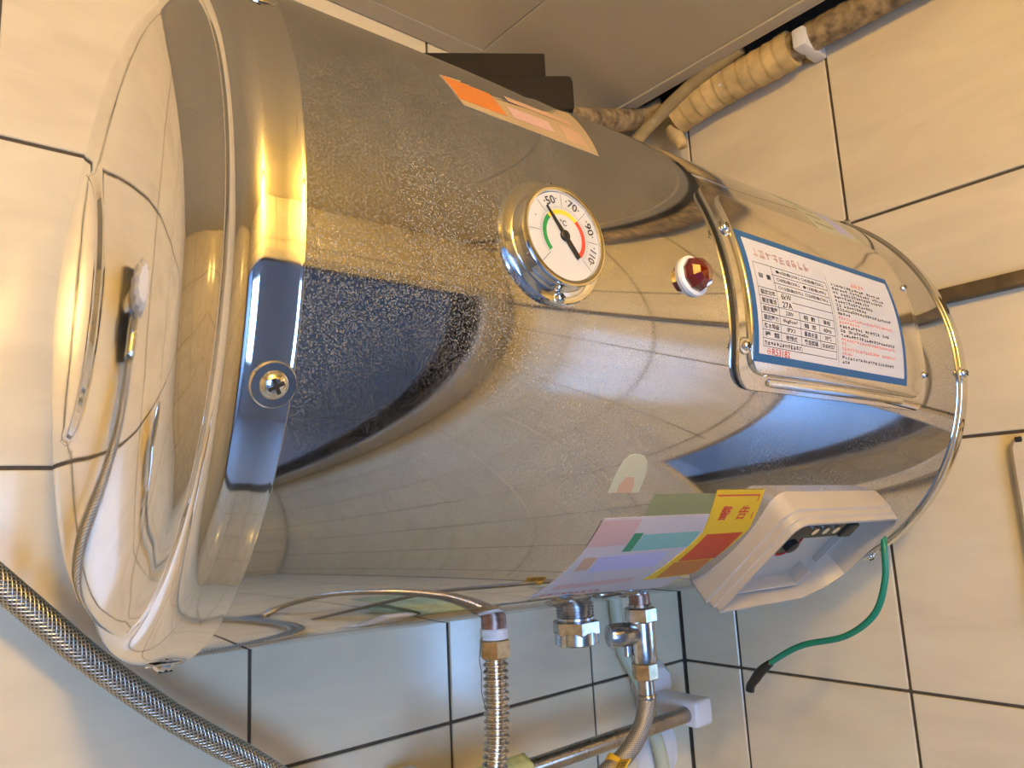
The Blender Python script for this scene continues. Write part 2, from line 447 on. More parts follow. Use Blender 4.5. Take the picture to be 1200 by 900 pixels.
# ---- patches that follow the cylinder
def rrect_rows(u0, u1, s0, s1, rc, n=5):
    """rows (s, uL, uR) from s0 (low) to s1 (high) of a rounded rectangle"""
    rowsl = []
    for k in range(n + 1):
        a = PI / 2 * k / n; rowsl.append((s0 + rc * (1 - math.sin(PI / 2 - a + 0) if False else 1 - math.cos(a)) if False else s0 + rc * (1 - math.cos(a)), u0 + rc * (1 - math.sin(a)), u1 - rc * (1 - math.sin(a))))
    m_ = max(2, int((s1 - s0 - 2 * rc) / .006))
    for k in range(1, m_): rowsl.append((s0 + rc + (s1 - s0 - 2 * rc) * k / m_, u0, u1))
    for k in range(n, -1, -1):
        a = PI / 2 * k / n; rowsl.append((s1 - rc * (1 - math.cos(a)), u0 + rc * (1 - math.sin(a)), u1 - rc * (1 - math.sin(a))))
    return rowsl
def rows_loop(rws): return [(l, s) for s, l, r in rws] + [(r, s) for s, l, r in reversed(rws)]
def layered_patch(levels, cap=True):
    """levels: list of (rows, radius); bridges consecutive outlines and caps the last. s is arc length on RH"""
    V, F = [], []; n = None
    for rws, rad in levels:
        lp = rows_loop(rws); base = len(V)
        for (u, s) in lp: V.append(hp(u, math.degrees(s / RH), rad))
        if n is not None:
            for i in range(n):
                j = (i + 1) % n; F.append((base - n + i, base - n + j, base + j, base + i))
        n = len(lp)
    if cap:
        base = len(V) - n; k = n // 2
        for i in range(k - 1): F.append((base + i, base + i + 1, base + n - 2 - i, base + n - 1 - i))
    return V, F
def sheet(rws, r0, t): return layered_patch([(rws, r0), (rws, r0 + t)])
def quad_rows(pts_l, pts_r, n=10):
    """left edge polyline and right edge polyline as (u, s) low->high, same s range per row by interpolation"""
    out = []
    for k in range(n + 1):
        t = k / n
        def at(p):
            x = t * (len(p) - 1); i = min(int(x), len(p) - 2); q = x - i
            return p[i][0] + (p[i + 1][0] - p[i][0]) * q, p[i][1] + (p[i + 1][1] - p[i][1]) * q
        a, b = at(pts_l), at(pts_r); out.append((a, b))
    return out
def free_sheet(rowpairs, r0, t):
    V, F = [], []; n = len(rowpairs)
    for rad in (r0, r0 + t):
        for a, b in rowpairs:
            V.append(hp(a[0], math.degrees(a[1] / RH), rad)); V.append(hp(b[0], math.degrees(b[1] / RH), rad))
    N = 2 * n
    for i in range(n - 1):
        F.append((N + 2 * i, N + 2 * i + 1, N + 2 * i + 3, N + 2 * i + 2))
        F.append((2 * i, 2 * i + 1, N + 2 * i + 1, N + 2 * i) if i == 0 else (2 * i, 2 * i + 2, N + 2 * i + 2, N + 2 * i))
        F.append((2 * i + 1, 2 * i + 3, N + 2 * i + 3, N + 2 * i + 1))
    F.append((0, 2, N + 2, N)); F.append((2 * n - 2, 2 * n - 1, N + 2 * n - 1, N + 2 * n - 2))
    return V, F
def th2s(th): return R_(th) * RH

# ---- lettering
_font_cache = {}
def glyphs(text):
    if text not in _font_cache:
        cu = bpy.data.curves.new('t', 'FONT'); cu.body = text; cu.size = 1.0; cu.align_x = 'LEFT'; cu.resolution_u = 3; cu.offset = .012
        o = bpy.data.objects.new('t', cu); COL.objects.link(o)
        dg = bpy.context.evaluated_depsgraph_get(); dg.update()
        me = bpy.data.meshes.new_from_object(o.evaluated_get(dg))
        V = [v.co.copy() for v in me.vertices]; F = [tuple(p.vertices) for p in me.polygons]
        bpy.data.objects.remove(o); bpy.data.meshes.remove(me); bpy.data.curves.remove(cu)
        _font_cache[text] = (V, F)
    return _font_cache[text]
def lay_text(text, x, y, h, w=None, center=True, mode='both'):
    """returns 2-D verts/faces of the text fitted in height h (and width w), left/baseline at x,y or centred there"""
    V, F = glyphs(text)
    if not V: return [], []
    x0 = min(v.x for v in V); x1 = max(v.x for v in V); y0 = min(v.y for v in V); y1 = max(v.y for v in V)
    sy = h / max(1e-6, y1 - y0); sx = sy if w is None else w / max(1e-6, x1 - x0)
    cx, cy = ((x0 + x1) / 2, (y0 + y1) / 2) if center else (x0, y0)
    return [(x + (v.x - cx) * sx, y + (v.y - cy) * sy) for v in V], F
def pseudo(x, y, w, h):
    """one illegible small character as a few strokes, lower left corner x, y"""
    V, F = [], []
    def st(a, b, c, d):
        n = len(V); V.extend([(x + a * w, y + b * h), (x + c * w, y + b * h), (x + c * w, y + d * h), (x + a * w, y + d * h)]); F.append((n, n + 1, n + 2, n + 3))
    for k in range(random.choice((2, 3, 3))):
        q = random.uniform(.05, .8); st(random.uniform(0, .2), q, random.uniform(.7, 1), q + .15)
    for k in range(random.choice((1, 2, 2))):
        q = random.uniform(.05, .75); st(q, random.uniform(0, .2), q + .16, random.uniform(.8, 1))
    return V, F
def merge2(lst):
    V, F = [], []
    for v, f in lst:
        n = len(V); V += list(v); F += [tuple(i + n for i in q) for q in f]
    return V, F
def on_cyl(vf2, u0, s0, rad):
    return [hp(u0 + x, math.degrees((s0 + y) / RH), rad) for x, y in vf2[0]], vf2[1]
def flatpart(name, vf, mat, parent):
    o = link(name, mesh(vf, recalc=False), mat, parent, False); return o

# ---- access cover with the rating label
FU0, FU1, FS0, FS1 = -.0225, .2280, th2s(-14.8), th2s(29.5)
def ins(d, rc): return rrect_rows(FU0 + d, FU1 - d, FS0 + d, FS1 - d, rc)
flange_lv = [(ins(0, .016), RH + .0014), (ins(0, .016), RH + .0030), (ins(.0004, .0158), RH + .0036), (ins(.0095, .0125), RH + .0036)]
RP = RH + .0060
PI0, PI1 = .0145, .0200
flange_lv += [(ins(.0097, .012), RH + .0039), (ins(.0103, .0115), RP - .0006), (ins(.0108, .011), RP - .0001), (ins(.0116, .010), RP)]
cover = hpart('access_cover', layered_patch(flange_lv), 'steel_cover', angle=45)
cover['label'] = 'raised rectangular stainless access cover with printed rating label'
for u, th in ((-.0175, 17.0), (-.0172, -6.8), (.2225, 16.5), (.2225, -6.0)):
    hscrew(cover, u, th, RH + .0036, .0034, True, 25)
hpart('gap_shade', layered_patch([(ins(.0005, .0155), RH - .0003), (ins(.0005, .0155), RH + .0020)]), 'black', cover)  # black sheet painting in the shade of the gap under the lifted flange
slot = hpart('embossed_slot', layered_patch([(rrect_rows(.008, .190, FS0 + .0030, FS0 + .0085, .0026, 3), RH + .0034), (rrect_rows(.0086, .1894, FS0 + .0036, FS0 + .0079, .0021, 3), RH + .0048), (rrect_rows(.0100, .188, FS0 + .0048, FS0 + .0067, .0009, 3), RH + .0052)]), 'steel_cover', cover)
LU0, LU1, LS0, LS1 = -.0105, .1900, th2s(-9.4), th2s(16.9)
LW, LH = LU1 - LU0, LS1 - LS0
def lab_rows(d): return rrect_rows(LU0 + d, LU1 - d, LS0 + d, LS1 - d, .0006, 2)
flatpart('label_border', sheet(lab_rows(0), RP, .0002), 'ink_blue', cover)
flatpart('label_sheet', sheet(lab_rows(.0050), RP + .0001, .0003), 'paper', cover)
RL = RP + .00055
blk, red, lines = [], [], []
def ln(x0, y0, x1, y1, t=.00035):
    if abs(x1 - x0) > abs(y1 - y0):
        N = 1; return ([(x0, y0 - t / 2), (x1, y0 - t / 2), (x1, y0 + t / 2), (x0, y0 + t / 2)], [(0, 1, 2, 3)])
    n = max(1, int(abs(y1 - y0) / .006)); V = []; F = []
    for k in range(n + 1):
        y = y0 + (y1 - y0) * k / n; V += [(x0 - t / 2, y), (x0 + t / 2, y)]
        if k: F.append((2 * k - 2, 2 * k - 1, 2 * k + 1, 2 * k))
    return V, F
# table in label coordinates (origin lower left of the label)
TX0, TX1 = .0090, .0960
tops = [.0640, .0583, .0528, .0473, .0418, .0364, .0310, .0256, .0203, .0150, .0100]
for i, y in enumerate(tops):
    if i in (1, 2): lines.append(ln(.0280, y, TX1, y))
    elif i in (4,): lines += [ln(TX0, y, .029, y), ln(.046, y, TX1, y)]
    else: lines.append(ln(TX0, y, TX1, y))
lines += [ln(TX0, tops[-1], TX0, tops[0]), ln(TX1, tops[-1], TX1, tops[0]), ln(.0290, tops[-2], .0290, tops[0]),
          ln(.0525, tops[-1], .0525, tops[5]), ln(.0760, tops[-2], .0760, tops[5]), ln(.0985, .006, .0985, .0700, .00025)]
def cell(t, xa, xb_, i, h=.0031, wd=None, dst=None):
    y = (tops[i] + tops[i + 1]) / 2; (dst if dst is not None else blk).append(lay_text(t, (xa + xb_) / 2, y, h, wd))
cell('容  量', .009, .029, 1, .0034, .0140)
for i, t in ((3, '額定功率'), (4, '額定電流'), (5, '額定電壓'), (6, '額定壓力'), (7, '防水等級'), (8, '種  類')): cell(t, .009, .029, i, .0034, .0160)
cell('●6加侖(23L) ○6加侖(23L)', .029, .096, 0, .0030, .058)
cell('○8加侖(30L)   ●12加侖(45L)', .029, .096, 1, .0030, .060)
cell('○15加侖(57L)  ○20加侖(76L)', .029, .096, 2, .0030, .060)
cell('6kW', .029, .050, 3, .0040, .0115); cell('27A', .029, .050, 4, .0040, .0115)
cell('220V', .029, .0525, 5, .0026, .0090); cell('相  數', .0525, .076, 5, .0034, .0145); cell('單相', .076, .096, 5, .0032, .0085)
cell('6kgf/cm²', .029, .0525, 6, .0030, .0165); cell('頻  率', .0525, .076, 6, .0034, .0145); cell('60Hz', .076, .096, 6, .0028, .0100)
cell('IPX1', .029, .0525, 7, .0028, .0090); cell('最高水溫', .0525, .076, 7, .0034, .0160); cell('70℃', .076, .096, 7, .0030, .0085)
cell('密閉式', .029, .0525, 8, .0034, .0130); cell('製造號碼', .0525, .076, 8, .0034, .0165); cell('01604357', .076, .096, 8, .0028, .0155)
for k in range(13): blk.append(pseudo(.0105 + k * .0032, .0108, .0027, .0029))
red.append(lay_text('R53182', .0285, .0072, .0042, .0200))
def ringline(cx, cy, r, t=.0004, n=16):
    V, F = [], []
    for k in range(n):
        a = 2 * PI * k / n; V += [(cx + r * math.cos(a), cy + r * math.sin(a)), (cx + (r - t) * math.cos(a), cy + (r - t) * math.sin(a))]
    for k in range(n):
        j = (k + 1) % n; F.append((2 * k, 2 * j, 2 * j + 1, 2 * k + 1))
    return V, F
red.append(ringline(.0150, .0072, .0018)); red.append(ln(.0136, .0072, .0164, .0072, .0005))
# right-hand column of small print: illegible at this size
tit = [pseudo(.1330 + k * .0052, .0668, .0046, .0042) for k in range(4)]
pk = []
plan = [('b', 20), ('b', 21), ('b', 20), ('b', 14), ('b', 15), ('b', 12), ('b', 22), ('b', 5), ('r', 22), ('r', 8), ('b', 20), ('b', 11), ('b', 22), ('r', 22), ('r', 2), ('r', 22), ('r', 4), ('b', 21), ('b', 3)]
for i, (c, nchar) in enumerate(plan):
    y = .0635 - i * .00308
    for k in range(nchar):
        if random.random() < .05: continue
        (blk if c == 'b' else pk).append(pseudo(.1035 + k * .0036, y, .0032, .0024))
flatpart('label_lines', on_cyl(merge2(lines), LU0, LS0, RL), 'ink_black', cover)
flatpart('label_lettering', on_cyl(merge2(blk), LU0, LS0, RL), 'ink_black', cover)
flatpart('label_red_number', on_cyl(merge2(red), LU0, LS0, RL), 'ink_red', cover)
flatpart('label_red_lettering', on_cyl(merge2(pk), LU0, LS0, RL), 'ink_pink', cover)
flatpart('label_title', on_cyl(merge2(tit), LU0, LS0, RL), 'ink_pink', cover)
lg = [pseudo(.012 + k * .0075, .0680, .0062, .0068) for k in range(9)]
flatpart('label_maker_lettering', on_cyl(merge2(lg), LU0, LS0, RL), 'label_pink', cover)

# ---- thermometer gauge
GU, GT = -.1685, 4.0
gm = frame(hp(GU, GT, RH - .0006), hnorm(GT), (1, 0, 0))      # x along u, y up the shell, z outward
gm = gm @ Matrix.Diagonal((.94, .94, .80, 1.0))
def gp(vf): return xf(vf, gm)
gauge = hpart('thermometer', gp(lathe([(.0345, -.002), (.0345, .0020), (.0338, .0028), (.0290, .0030), (.0282, .0036), (.0276, .0120), (.0282, .0128), (.0284, .0140), (.0278, .0148), (.0262, .0150), (.0250, .0144), (.0247, .0126), (0, .0126)], 72)), 'chrome', angle=40)
gauge['label'] = 'round chrome-rimmed dial thermometer'
hpart('dial', gp(lathe([(0, .0127), (.0246, .0127), (.0246, .0131), (0, .0131)], 64)), 'dial', gauge, angle=30)
def arc(r0, r1, a0, a1, z, n=28):
    V, F = [], []
    for k in range(n + 1):
        a = R_(a0 + (a1 - a0) * k / n); V += [(r0 * math.cos(a), r0 * math.sin(a), z), (r1 * math.cos(a), r1 * math.sin(a), z)]
        if k: F.append((2 * k - 2, 2 * k - 1, 2 * k + 1, 2 * k))
    return [Vector(v) for v in V], F
for nm, a0, a1, mt in (('dial_arc', 222, 135, 'dial_green'), ('dial_arc', 135, 47, 'dial_yellow'), ('dial_arc', 47, -45, 'dial_red')):
    flatpart(nm, gp(arc(.0122, .0148, a0, a1, .01325)), mt, gauge)
def ang(t): return 225 - 270 * t / 120
tl = []
for t, s in ((30, '·'), (50, '·50·'), (70, '·70·'), (90, '·90·'), (110, '·110·')):
    v, f = lay_text(s, 0, 0, .0046, .0100 if t < 100 else .0115) if t > 30 else lay_text(s, 0, 0, .0008)
    a = R_(ang(t)); rot = a - PI / 2
    tl.append(([Vector((.0203 * math.cos(a) + x * math.cos(rot) - y * math.sin(rot), .0203 * math.sin(a) + x * math.sin(rot) + y * math.cos(rot), .0134)) for x, y in v], f))
v, f = lay_text('°C', 0, .0075, .0034); tl.append(([Vector((x, y, .0134)) for x, y in v], f))
for t in range(0, 121, 2):
    a = R_(ang(t)); big = t % 20 == 0; r0, r1 = (.0155, .0238) if big else (.0155, .0166); w_ = .00012 if big else .00009
    d = Vector((math.cos(a), math.sin(a), 0)); nn = Vector((-d.y, d.x, 0)); zz = Vector((0, 0, .0134))
    tl.append(([d * r0 - nn * w_ + zz, d * r1 - nn * w_ + zz, d * r1 + nn * w_ + zz, d * r0 + nn * w_ + zz], [(0, 1, 2, 3)]))
flatpart('dial_lettering', gp(join(*tl)), 'ink_black', gauge)
na = R_(ang(44)); rotz = Matrix.Rotation(na, 4, 'Z')
def prism(poly, z0, z1):
    n = len(poly); V = [Vector((x, y, z0)) for x, y in poly] + [Vector((x, y, z1)) for x, y in poly]
    return V, [tuple(range(n))[::-1], tuple(range(n, 2 * n))] + [(i, (i + 1) % n, n + (i + 1) % n, n + i) for i in range(n)]
hpart('needle', gp(join(xf(prism([(-.0140, -.0014), (-.0140, .0014), (-.002, .0014), (.0185, .0004), (.0185, -.0004), (-.002, -.0014)], .0138, .0144), rotz), lathe([(0, .0131), (.0029, .0131), (.0029, .0148), (.0022, .0153), (0, .0153)], 20))), 'black', gauge)
for dy in (-.0315, .0315):
    hpart('screw', xf(screw_vf(.0032, False), gm @ Matrix.Translation((0.0, dy, .0026))), 'chrome', gauge)
    hpart('cross_slot', xf(cross_vf(.0032), gm @ Matrix.Translation((0.0, dy, .0024))), 'black', gauge)

# ---- red pilot lamp
pm = frame(hp(-.0590, 4.6, RH - .0004), hnorm(4.6), (1, 0, 0))
pl = hpart('pilot_lamp', xf(lathe([(.0125, -.001), (.0125, .0022), (.0112, .0034), (.0102, .0030), (0, .0030)], 32), pm), 'white_plastic', angle=40)
jv = lathe([(.0104, .0025), (.0104, .0045), (.0092, .0085), (.0060, .0115), (0, .0128)], 9)
hpart('jewel', xf(jv, pm), 'red_jewel', pl, False, None)

# ---- stickers on the shell
def S(th): return th2s(th)
st1 = hpart('maker_sticker', free_sheet(quad_rows([(-.2050, S(27.5)), (-.2105, S(35.5))], [(-.1100, S(27.0)), (-.1000, S(45.0))], 10), RH, .0003), 'label_cream', smooth=False, angle=None)
def band(u0, u1, t0, t1, mat, parent, rad, uo=0):
    flatpart('sticker_print', free_sheet(quad_rows([(u0, S(t0)), (u0 + uo, S(t1))], [(u1, S(t0)), (u1 + uo, S(t1))], 6), rad, .0001), mat, parent)
band(-.2060, -.1750, 29.0, 35.5, 'label_orange', st1, RH + .0003, -.003)
band(-.1700, -.1400, 29.5, 33.0, 'label_pink', st1, RH + .0003)
band(-.1320, -.1150, 28.5, 33.5, 'label_tan', st1, RH + .0003)
band(-.1650, -.1150, 35.5, 37.5, 'label_tan', st1, RH + .0003)
# white instruction sticker low on the shell, cut to a point at its lower left
s2 = hpart('instruction_sticker', free_sheet(quad_rows([(-.1060, S(-64.5)), (-.0985, S(-52)), (-.0975, S(-41))], [(.0300, S(-69)), (.0330, S(-52)), (.0250, S(-41))], 14), RH, .0003), 'paper_dull', smooth=False, angle=None)
band(-.0985, -.0650, -48.0, -41.5, 'label_pink', s2, RH + .0003)
band(-.0640, -.0560, -50.0, -45.0, 'label_green', s2, RH + .0003)
band(-.0550, .0000, -50.0, -45.5, 'label_teal', s2, RH + .0003)
band(-.0800, -.0180, -56.0, -51.0, 'label_lavender', s2, RH + .0003)
band(-.0930, -.0820, -55.0, -51.0, 'label_tan', s2, RH + .0003)
band(-.0950, -.0250, -62.0, -60.0, 'label_pink', s2, RH + .0003)
for k in range(9):
    flatpart('sticker_lettering', on_cyl(pseudo(-.0995 + k * .0062, S(-66.2) + .0058 - k * .0004, .0048, .0036), 0, 0, RH + .0005), 'ink_red', s2)
band(-.0650, .0050, -40.8, -36.0, 'label_olive', s2, RH)
# yellow warning sticker running under the terminal box
s3 = hpart('warning_sticker', free_sheet(quad_rows([(-.0120, S(-62)), (.0030, S(-46)), (-.0080, S(-35.2))], [(.0350, S(-62)), (.0540, S(-46)), (.0440, S(-35.2))], 12), RH + .0003, .0003), 'label_yellow', smooth=False, angle=None)
band(.0030, .0430, -55.0, -46.5, 'label_red', s3, RH + .0006, .006)
band(.0000, .0400, -61.5, -55.3, 'label_orange', s3, RH + .0006)
wt = merge2([lay_text('警', .0130, S(-40.8), .0120, .0110), lay_text('告', .0330, S(-40.8), .0120, .0110)])
flatpart('warning_lettering', on_cyl(wt, 0, 0, RH + .0008), 'ink_red', s3)
wl = [ln(-.005, S(-36.4), .0412, S(-36.4), .0011), ([(.0401, S(-36.3)), (.0412, S(-36.3)), (.0470, S(-42.5)), (.0458, S(-42.5))], [(0, 1, 2, 3)])]
flatpart('warning_border', on_cyl(merge2(wl), 0, 0, RH + .0008), 'ink_red', s3)
# rounded tab sticker
tabrows = [(S(-35.5), -.1050, -.0800), (S(-33), -.1050, -.0800), (S(-31), -.1040, -.0810), (S(-29.4), -.1020, -.0830), (S(-28.4), -.0985, -.0865), (S(-28.1), -.0950, -.0905)]
s4 = hpart('tab_sticker', layered_patch([(tabrows, RH), (tabrows, RH + .0003)]), 'label_pale', smooth=False, angle=None)
tr2 = [(S(-35.5), -.0985, -.0865), (S(-34), -.0985, -.0865), (S(-32.4), -.0955, -.0895)]
flatpart('sticker_print', layered_patch([(tr2, RH + .0003), (tr2, RH + .0004)]), 'label_tan', s4)
# pale green energy label high up at the far end
s5 = hpart('energy_label', free_sheet(quad_rows([(.1450, S(31.0)), (.1450, S(56))], [(.2180, S(31.0)), (.2180, S(56))], 12), RH, .0003), 'label_pale', smooth=False, angle=None)
band(.185, .2100, 34.0, 46.0, 'label_lavender', s5, RH + .0003)
for k in range(5): band(.150, .178 - .004 * (k % 2), 34.5 + 4 * k, 35.2 + 4 * k, 'label_olive', s5, RH + .0003)

# ---- terminal box: open beige housing under the front
JT = -50.0
ja = R_(JT); jn = hnorm(JT); jt = Vector((0, math.sin(ja), math.cos(ja)))   # jt: along the shell, upwards
def jp(u, s, h): return Vector((u, 0, RH)) + jt * s + jn * h
def jloop(d, rc, cut=True):
    """rim outline offset outward by d: rounded corners, lower right corner cut away"""
    u0, u1, s0, s1 = .0600 - d, .2080 + d, -.0560 - d, .0440 + d
    P = []
    def corner(cx, cy, a0, r):
        for k in range(5):
            a = R_(a0 + 90 * k / 4); P.append((cx + r * math.cos(a), cy + r * math.sin(a)))
    corner(u1 - rc, s1 - rc, 0, rc); corner(u0 + rc, s1 - rc, 90, rc); corner(u0 + .004, s0 + .004, 180, .004)
    if cut: P += [(.170, s0), (.192, s0 + .010), (u1 - .004, s0 + .021), (u1, s0 + .027), (u1, s0 + .040)]
    return P
RIM = RH + .0215
def jlevels(lv):
    V, F = [], []; n = None
    for lp, h in lv:
        b = len(V); V += [jp(u, s, h if not callable(h) else h(s)) for u, s in lp]
        if n:
            for i in range(n): j = (i + 1) % n; F.append((b - n + i, b - n + j, b + j, b + i))
        n = len(lp)
    return V, F
def shellh(s): return math.sqrt(max(0.0, RH * RH - s * s)) - .0015
jb_v = jlevels([(jloop(.0018, .013), shellh), (jloop(.0018, .013), RIM - .0110), (jloop(.0003, .012), RIM - .0100), (jloop(.0003, .012), RIM - .0050), (jloop(-.0008, .0115), RIM - .0042), (jloop(-.0010, .0115), RIM),
                (jloop(-.0030, .0095), RIM), (jloop(-.0034, .0095), RIM - .004), (jloop(-.0045, .009), RH + .0012)])
nb = len(jloop(0, .01)); jb_v[1].append(tuple(range(len(jb_v[0]) - nb, len(jb_v[0]))))
jbox = hpart('terminal_box', jb_v, 'beige', angle=30); jbox['label'] = 'open beige plastic terminal box without its lid'
jfm = Matrix.Identity(4)
for i in range(3): jfm[i][0] = (1, 0, 0)[i]; jfm[i][1] = jt[i]; jfm[i][2] = jn[i]
def jx(vf): # box-frame coords (u, s, h from RH)
    return [jp(v[0], v[1], RH + v[2]) for v in vf[0]], vf[1]
hpart('terminal_block', jx(join(box(.072, .140, .020, .039, .001, .0165, .001), box(.100, .150, .016, .026, .001, .012, .001), box(.155, .172, .014, .028, .002, .014, .0015))), 'black', jbox)
def shift(vf, u, s, h=0): return [Vector((v[0] + u, v[1] + s, v[2] + h)) for v in vf[0]], vf[1]
hpart('thermostat_body', jx(shift(lathe([(0, .001), (.0125, .001), (.0125, .007), (.0105, .0085), (0, .0085)], 28), .106, .004)), 'black', jbox)
hpart('thermostat_ring', jx(shift(lathe([(.0126, .0052), (.0142, .0056), (.0142, .0082), (.0126, .0086)], 28, True), .106, .004)), 'ink_red', jbox)
hpart('reset_button', jx(shift(lathe([(0, .0085), (.0060, .0085), (.0056, .0125), (.003, .0135), (0, .0137)], 20), .106, .004)), 'black', jbox)
for q in range(3):
    hpart('terminal_screw', jx(shift(lathe([(0, .0150), (.0036, .0150), (.0034, .0176), (0, .0180)], 14), .098 + .014 * q, .030, .0012)), 'chrome', jbox)
hpart('inner_rib', jx(join(box(.066, .168, -.0478, -.0462, .001, .0125, .0004, 1), box(.1672, .1690, -.0478, -.030, .001, .0125, .0004, 1), box(.1820, .1836, -.028, .036, .001, .007, .0004, 1))), 'beige', jbox)

# ---- wall brackets behind the shell
for x in (-.20, .20):
    wpt = to_world(hp(x, 180, RH)); gapb = -wpt.y
    hpart('wall_bracket', join(box(x - .02, x + .02, RH - .012, RH + gapb - .0005 + (.004 if x < 0 else .003) - .006, RH - .10, RH + .10, .001, 1)), 'black')

# ---- water connections: nipples, drain plug (parts of the heater)
def wl_loc(p): return mh.inverted() @ Vector(p)
def vert_lathe(wx, wy, ztop, prof, n=32):
    """prof (r, dz downwards from ztop) around a world-vertical line, in heater-local coordinates"""
    v, f = lathe([(r, -dz) for r, dz in prof], n); return [wl_loc((wx + q.x, wy + q.y, ztop + q.z)) for q in v], f
NY = -.222
def zb(x): return P0.z - .0165 * (x + .4) - RH
NX1, NX2, NX3 = -.4885, -.4090, -.3340
def zdn(zt, zb_): return zt - zb_
n1 = hpart('pipe_nipple', vert_lathe(NX1, NY, zb(NX1) + .006, [(0, 0), (.0088, 0), (.0088, .017), (0, .017)]), 'copper')
rp = [(0, 0), (.0090, 0)]
for k in range(5): rp += [(.0098, .0008 + .0012 * k), (.0095, .0014 + .0012 * k)]
hpart('sealing_tape', vert_lathe(NX1, NY, 1.7815, rp + [(.0098, .0072), (0, .0074)]), 'ptfe', n1)
th = [(0, 0), (.0144, 0)]
for k in range(7): th += [(.0148, .0020 + .0022 * k), (.0137, .0031 + .0022 * k)]
n2 = hpart('drain_spout', vert_lathe(NX2, NY, zb(NX2) + .007, th + [(.0137, .0180), (0, .0180)]), 'chrome_old')
hpart('drain_plug', join(vert_lathe(NX2, NY, 1.7770, [(.0160, 0), (.0182, .0014), (.0182, .0098), (.0166, .0110)], 6), vert_lathe(NX2, NY, 1.7770, [(0, .009), (.0166, .009), (.0166, .0172), (.0154, .0184), (0, .0184)], 36)), 'chrome_old', n2)
n3 = hpart('pipe_nipple', vert_lathe(NX3, NY, zb(NX3) + .006, [(0, 0), (.0085, 0), (.0085, .015), (0, .015)]), 'copper')

# ================================================================== HOSES AND VALVE
def V3(*a): return Vector(a)
# corrugated stainless pipe
zc1 = 1.7738
ch = empty('corrugated_pipe', (NX1, NY, 1.30)); tag(ch, 'corrugated stainless steel pipe hanging straight down below the heater', 'pipe')
def rel(o, vf): return [Vector(v) - o.location for v in vf[0]], vf[1]
obj('nut', rel(ch, xf(hexa(.0112, -.0125, 0, .0008), Matrix.Translation((NX1, NY, zc1 + .0003)))), 'brass', ch, False)
cpath = spline([(NX1, NY, zc1 - .011), (NX1 - .0012, NY, 1.722), (NX1 - .005, NY, 1.690), (NX1 - .012, NY + .012, 1.62), (NX1 - .01, NY + .06, 1.50), (NX1, NY + .15, 1.40), (NX1, -.012, 1.38)], 40)
cpath = resample(cpath, .0006)
tube_o = tube(cpath, lambda s: .0079 + .0012 * math.sin(2 * PI * s / .0046), 20)
obj('bellows', rel(ch, tube_o[:2]), 'bellows', ch, True)
obj('wall_rosette', rel(ch, xf(lathe([(0, 0), (.030, 0), (.030, .003), (.018, .011), (0, .011)], 28), frame((NX1, -.0002, 1.38), (0, -1, 0)))), 'chrome', ch, True, angle=40)
# a loose thread of sealing tape
tag(tube_obj('thread_strand', resample(spline([(NX1 - .0105, NY, zc1 + .003), (NX1 - .0145, NY - .001, zc1 - .010), (NX1 - .0125, NY, zc1 - .020), (NX1 - .0130, NY, zc1 - .032), (NX1 - .0100, NY, zc1 - .045)], 8), .002), .0003, 'dark_strip', n=5), 'thin loose sealing thread hanging beside the corrugated pipe nut', 'thread')

# relief valve
zv = 1.7775
rv = empty('relief_valve', (NX3, NY, zv - .05)); tag(rv, 'chrome safety relief valve with a side knob beneath the heater', 'valve')
def vl(prof, n=32, x=NX3, y=NY, z=zv): return rel(rv, ([Vector((x, y, z)) + Vector((q.x, q.y, q.z)) for q in lathe([(r, -d) for r, d in prof], n)[0]], lathe([(r, -d) for r, d in prof], n)[1]))
obj('collar', vl([(0, -.0024), (.0098, -.0024), (.0102, .0000), (0, .0002)]), 'chrome_old', rv, True, angle=40)
obj('hex_head', vl([(.0115, 0), (.0134, .0013), (.0134, .0108), (.0118, .0122), (0, .0122)], 6), 'chrome_old', rv)
obj('body', vl([(0, .011), (.0106, .011), (.0108, .020), (.0107, .040), (.0099, .0435), (0, .0435)]), 'chrome_old', rv, True, angle=40)
kd = Vector((-.90, .36, 0)).normalized()
obj('side_knob', rel(rv, xf(lathe([(0, .006), (.0092, .006), (.0092, .0140), (.0096, .0150), (.0096, .0275), (.0086, .0300), (.005, .0306), (0, .0306)], 28), frame((NX3, NY, zv - .0205), kd, (0, 0, 1)))), 'chrome_old', rv, True, angle=40)
obj('drip_port', rel(rv, ([Vector((NX3, NY, zv - .0210)) + kd * .0145 + v for v in lathe([(0, -.007), (.0028, -.007), (.0028, -.0165), (.0020, -.0172), (0, -.0172)], 16)[0]], lathe([(0, -.007), (.0028, -.007), (.0028, -.0165), (.0020, -.0172), (0, -.0172)], 16)[1])), 'chrome_old', rv, True, angle=40)
# flexible hose from the valve
zf = zv - .0435
fh = empty('flexible_hose', (NX3, NY, 1.25)); tag(fh, 'grey braided flexible water hose curving away from the relief valve', 'hose')
obj('nut', rel(fh, xf(lathe([(.0092, -.0135), (.0106, -.0124), (.0106, -.0011), (.0092, .0001), (0, .0001)], 6), Matrix.Translation((NX3, NY, zf - .0002)))), 'brass', fh)
obj('ferrule', rel(fh, xf(lathe([(0, -.0285), (.0072, -.0285), (.0076, -.0270), (.0072, -.0255), (.0066, -.0248), (.0066, -.0130), (0, -.0130)], 28), Matrix.Translation((NX3, NY, zf)))), 'bar', fh, True, angle=40)
fpath = resample(spline([(NX3, NY, zf - .027), (NX3 - .002, NY, zf - .036), (NX3 - .008, NY, zf - .047), (NX3 - .019, NY + .001, zf - .059), (NX3 - .033, NY + .004, zf - .069), (NX3 - .055, NY + .012, zf - .083), (NX3 - .10, NY + .05, zf - .145), (NX3 - .13, NY + .13, zf - .19), (NX3 - .13, -.012, zf - .24)], 16), .004)
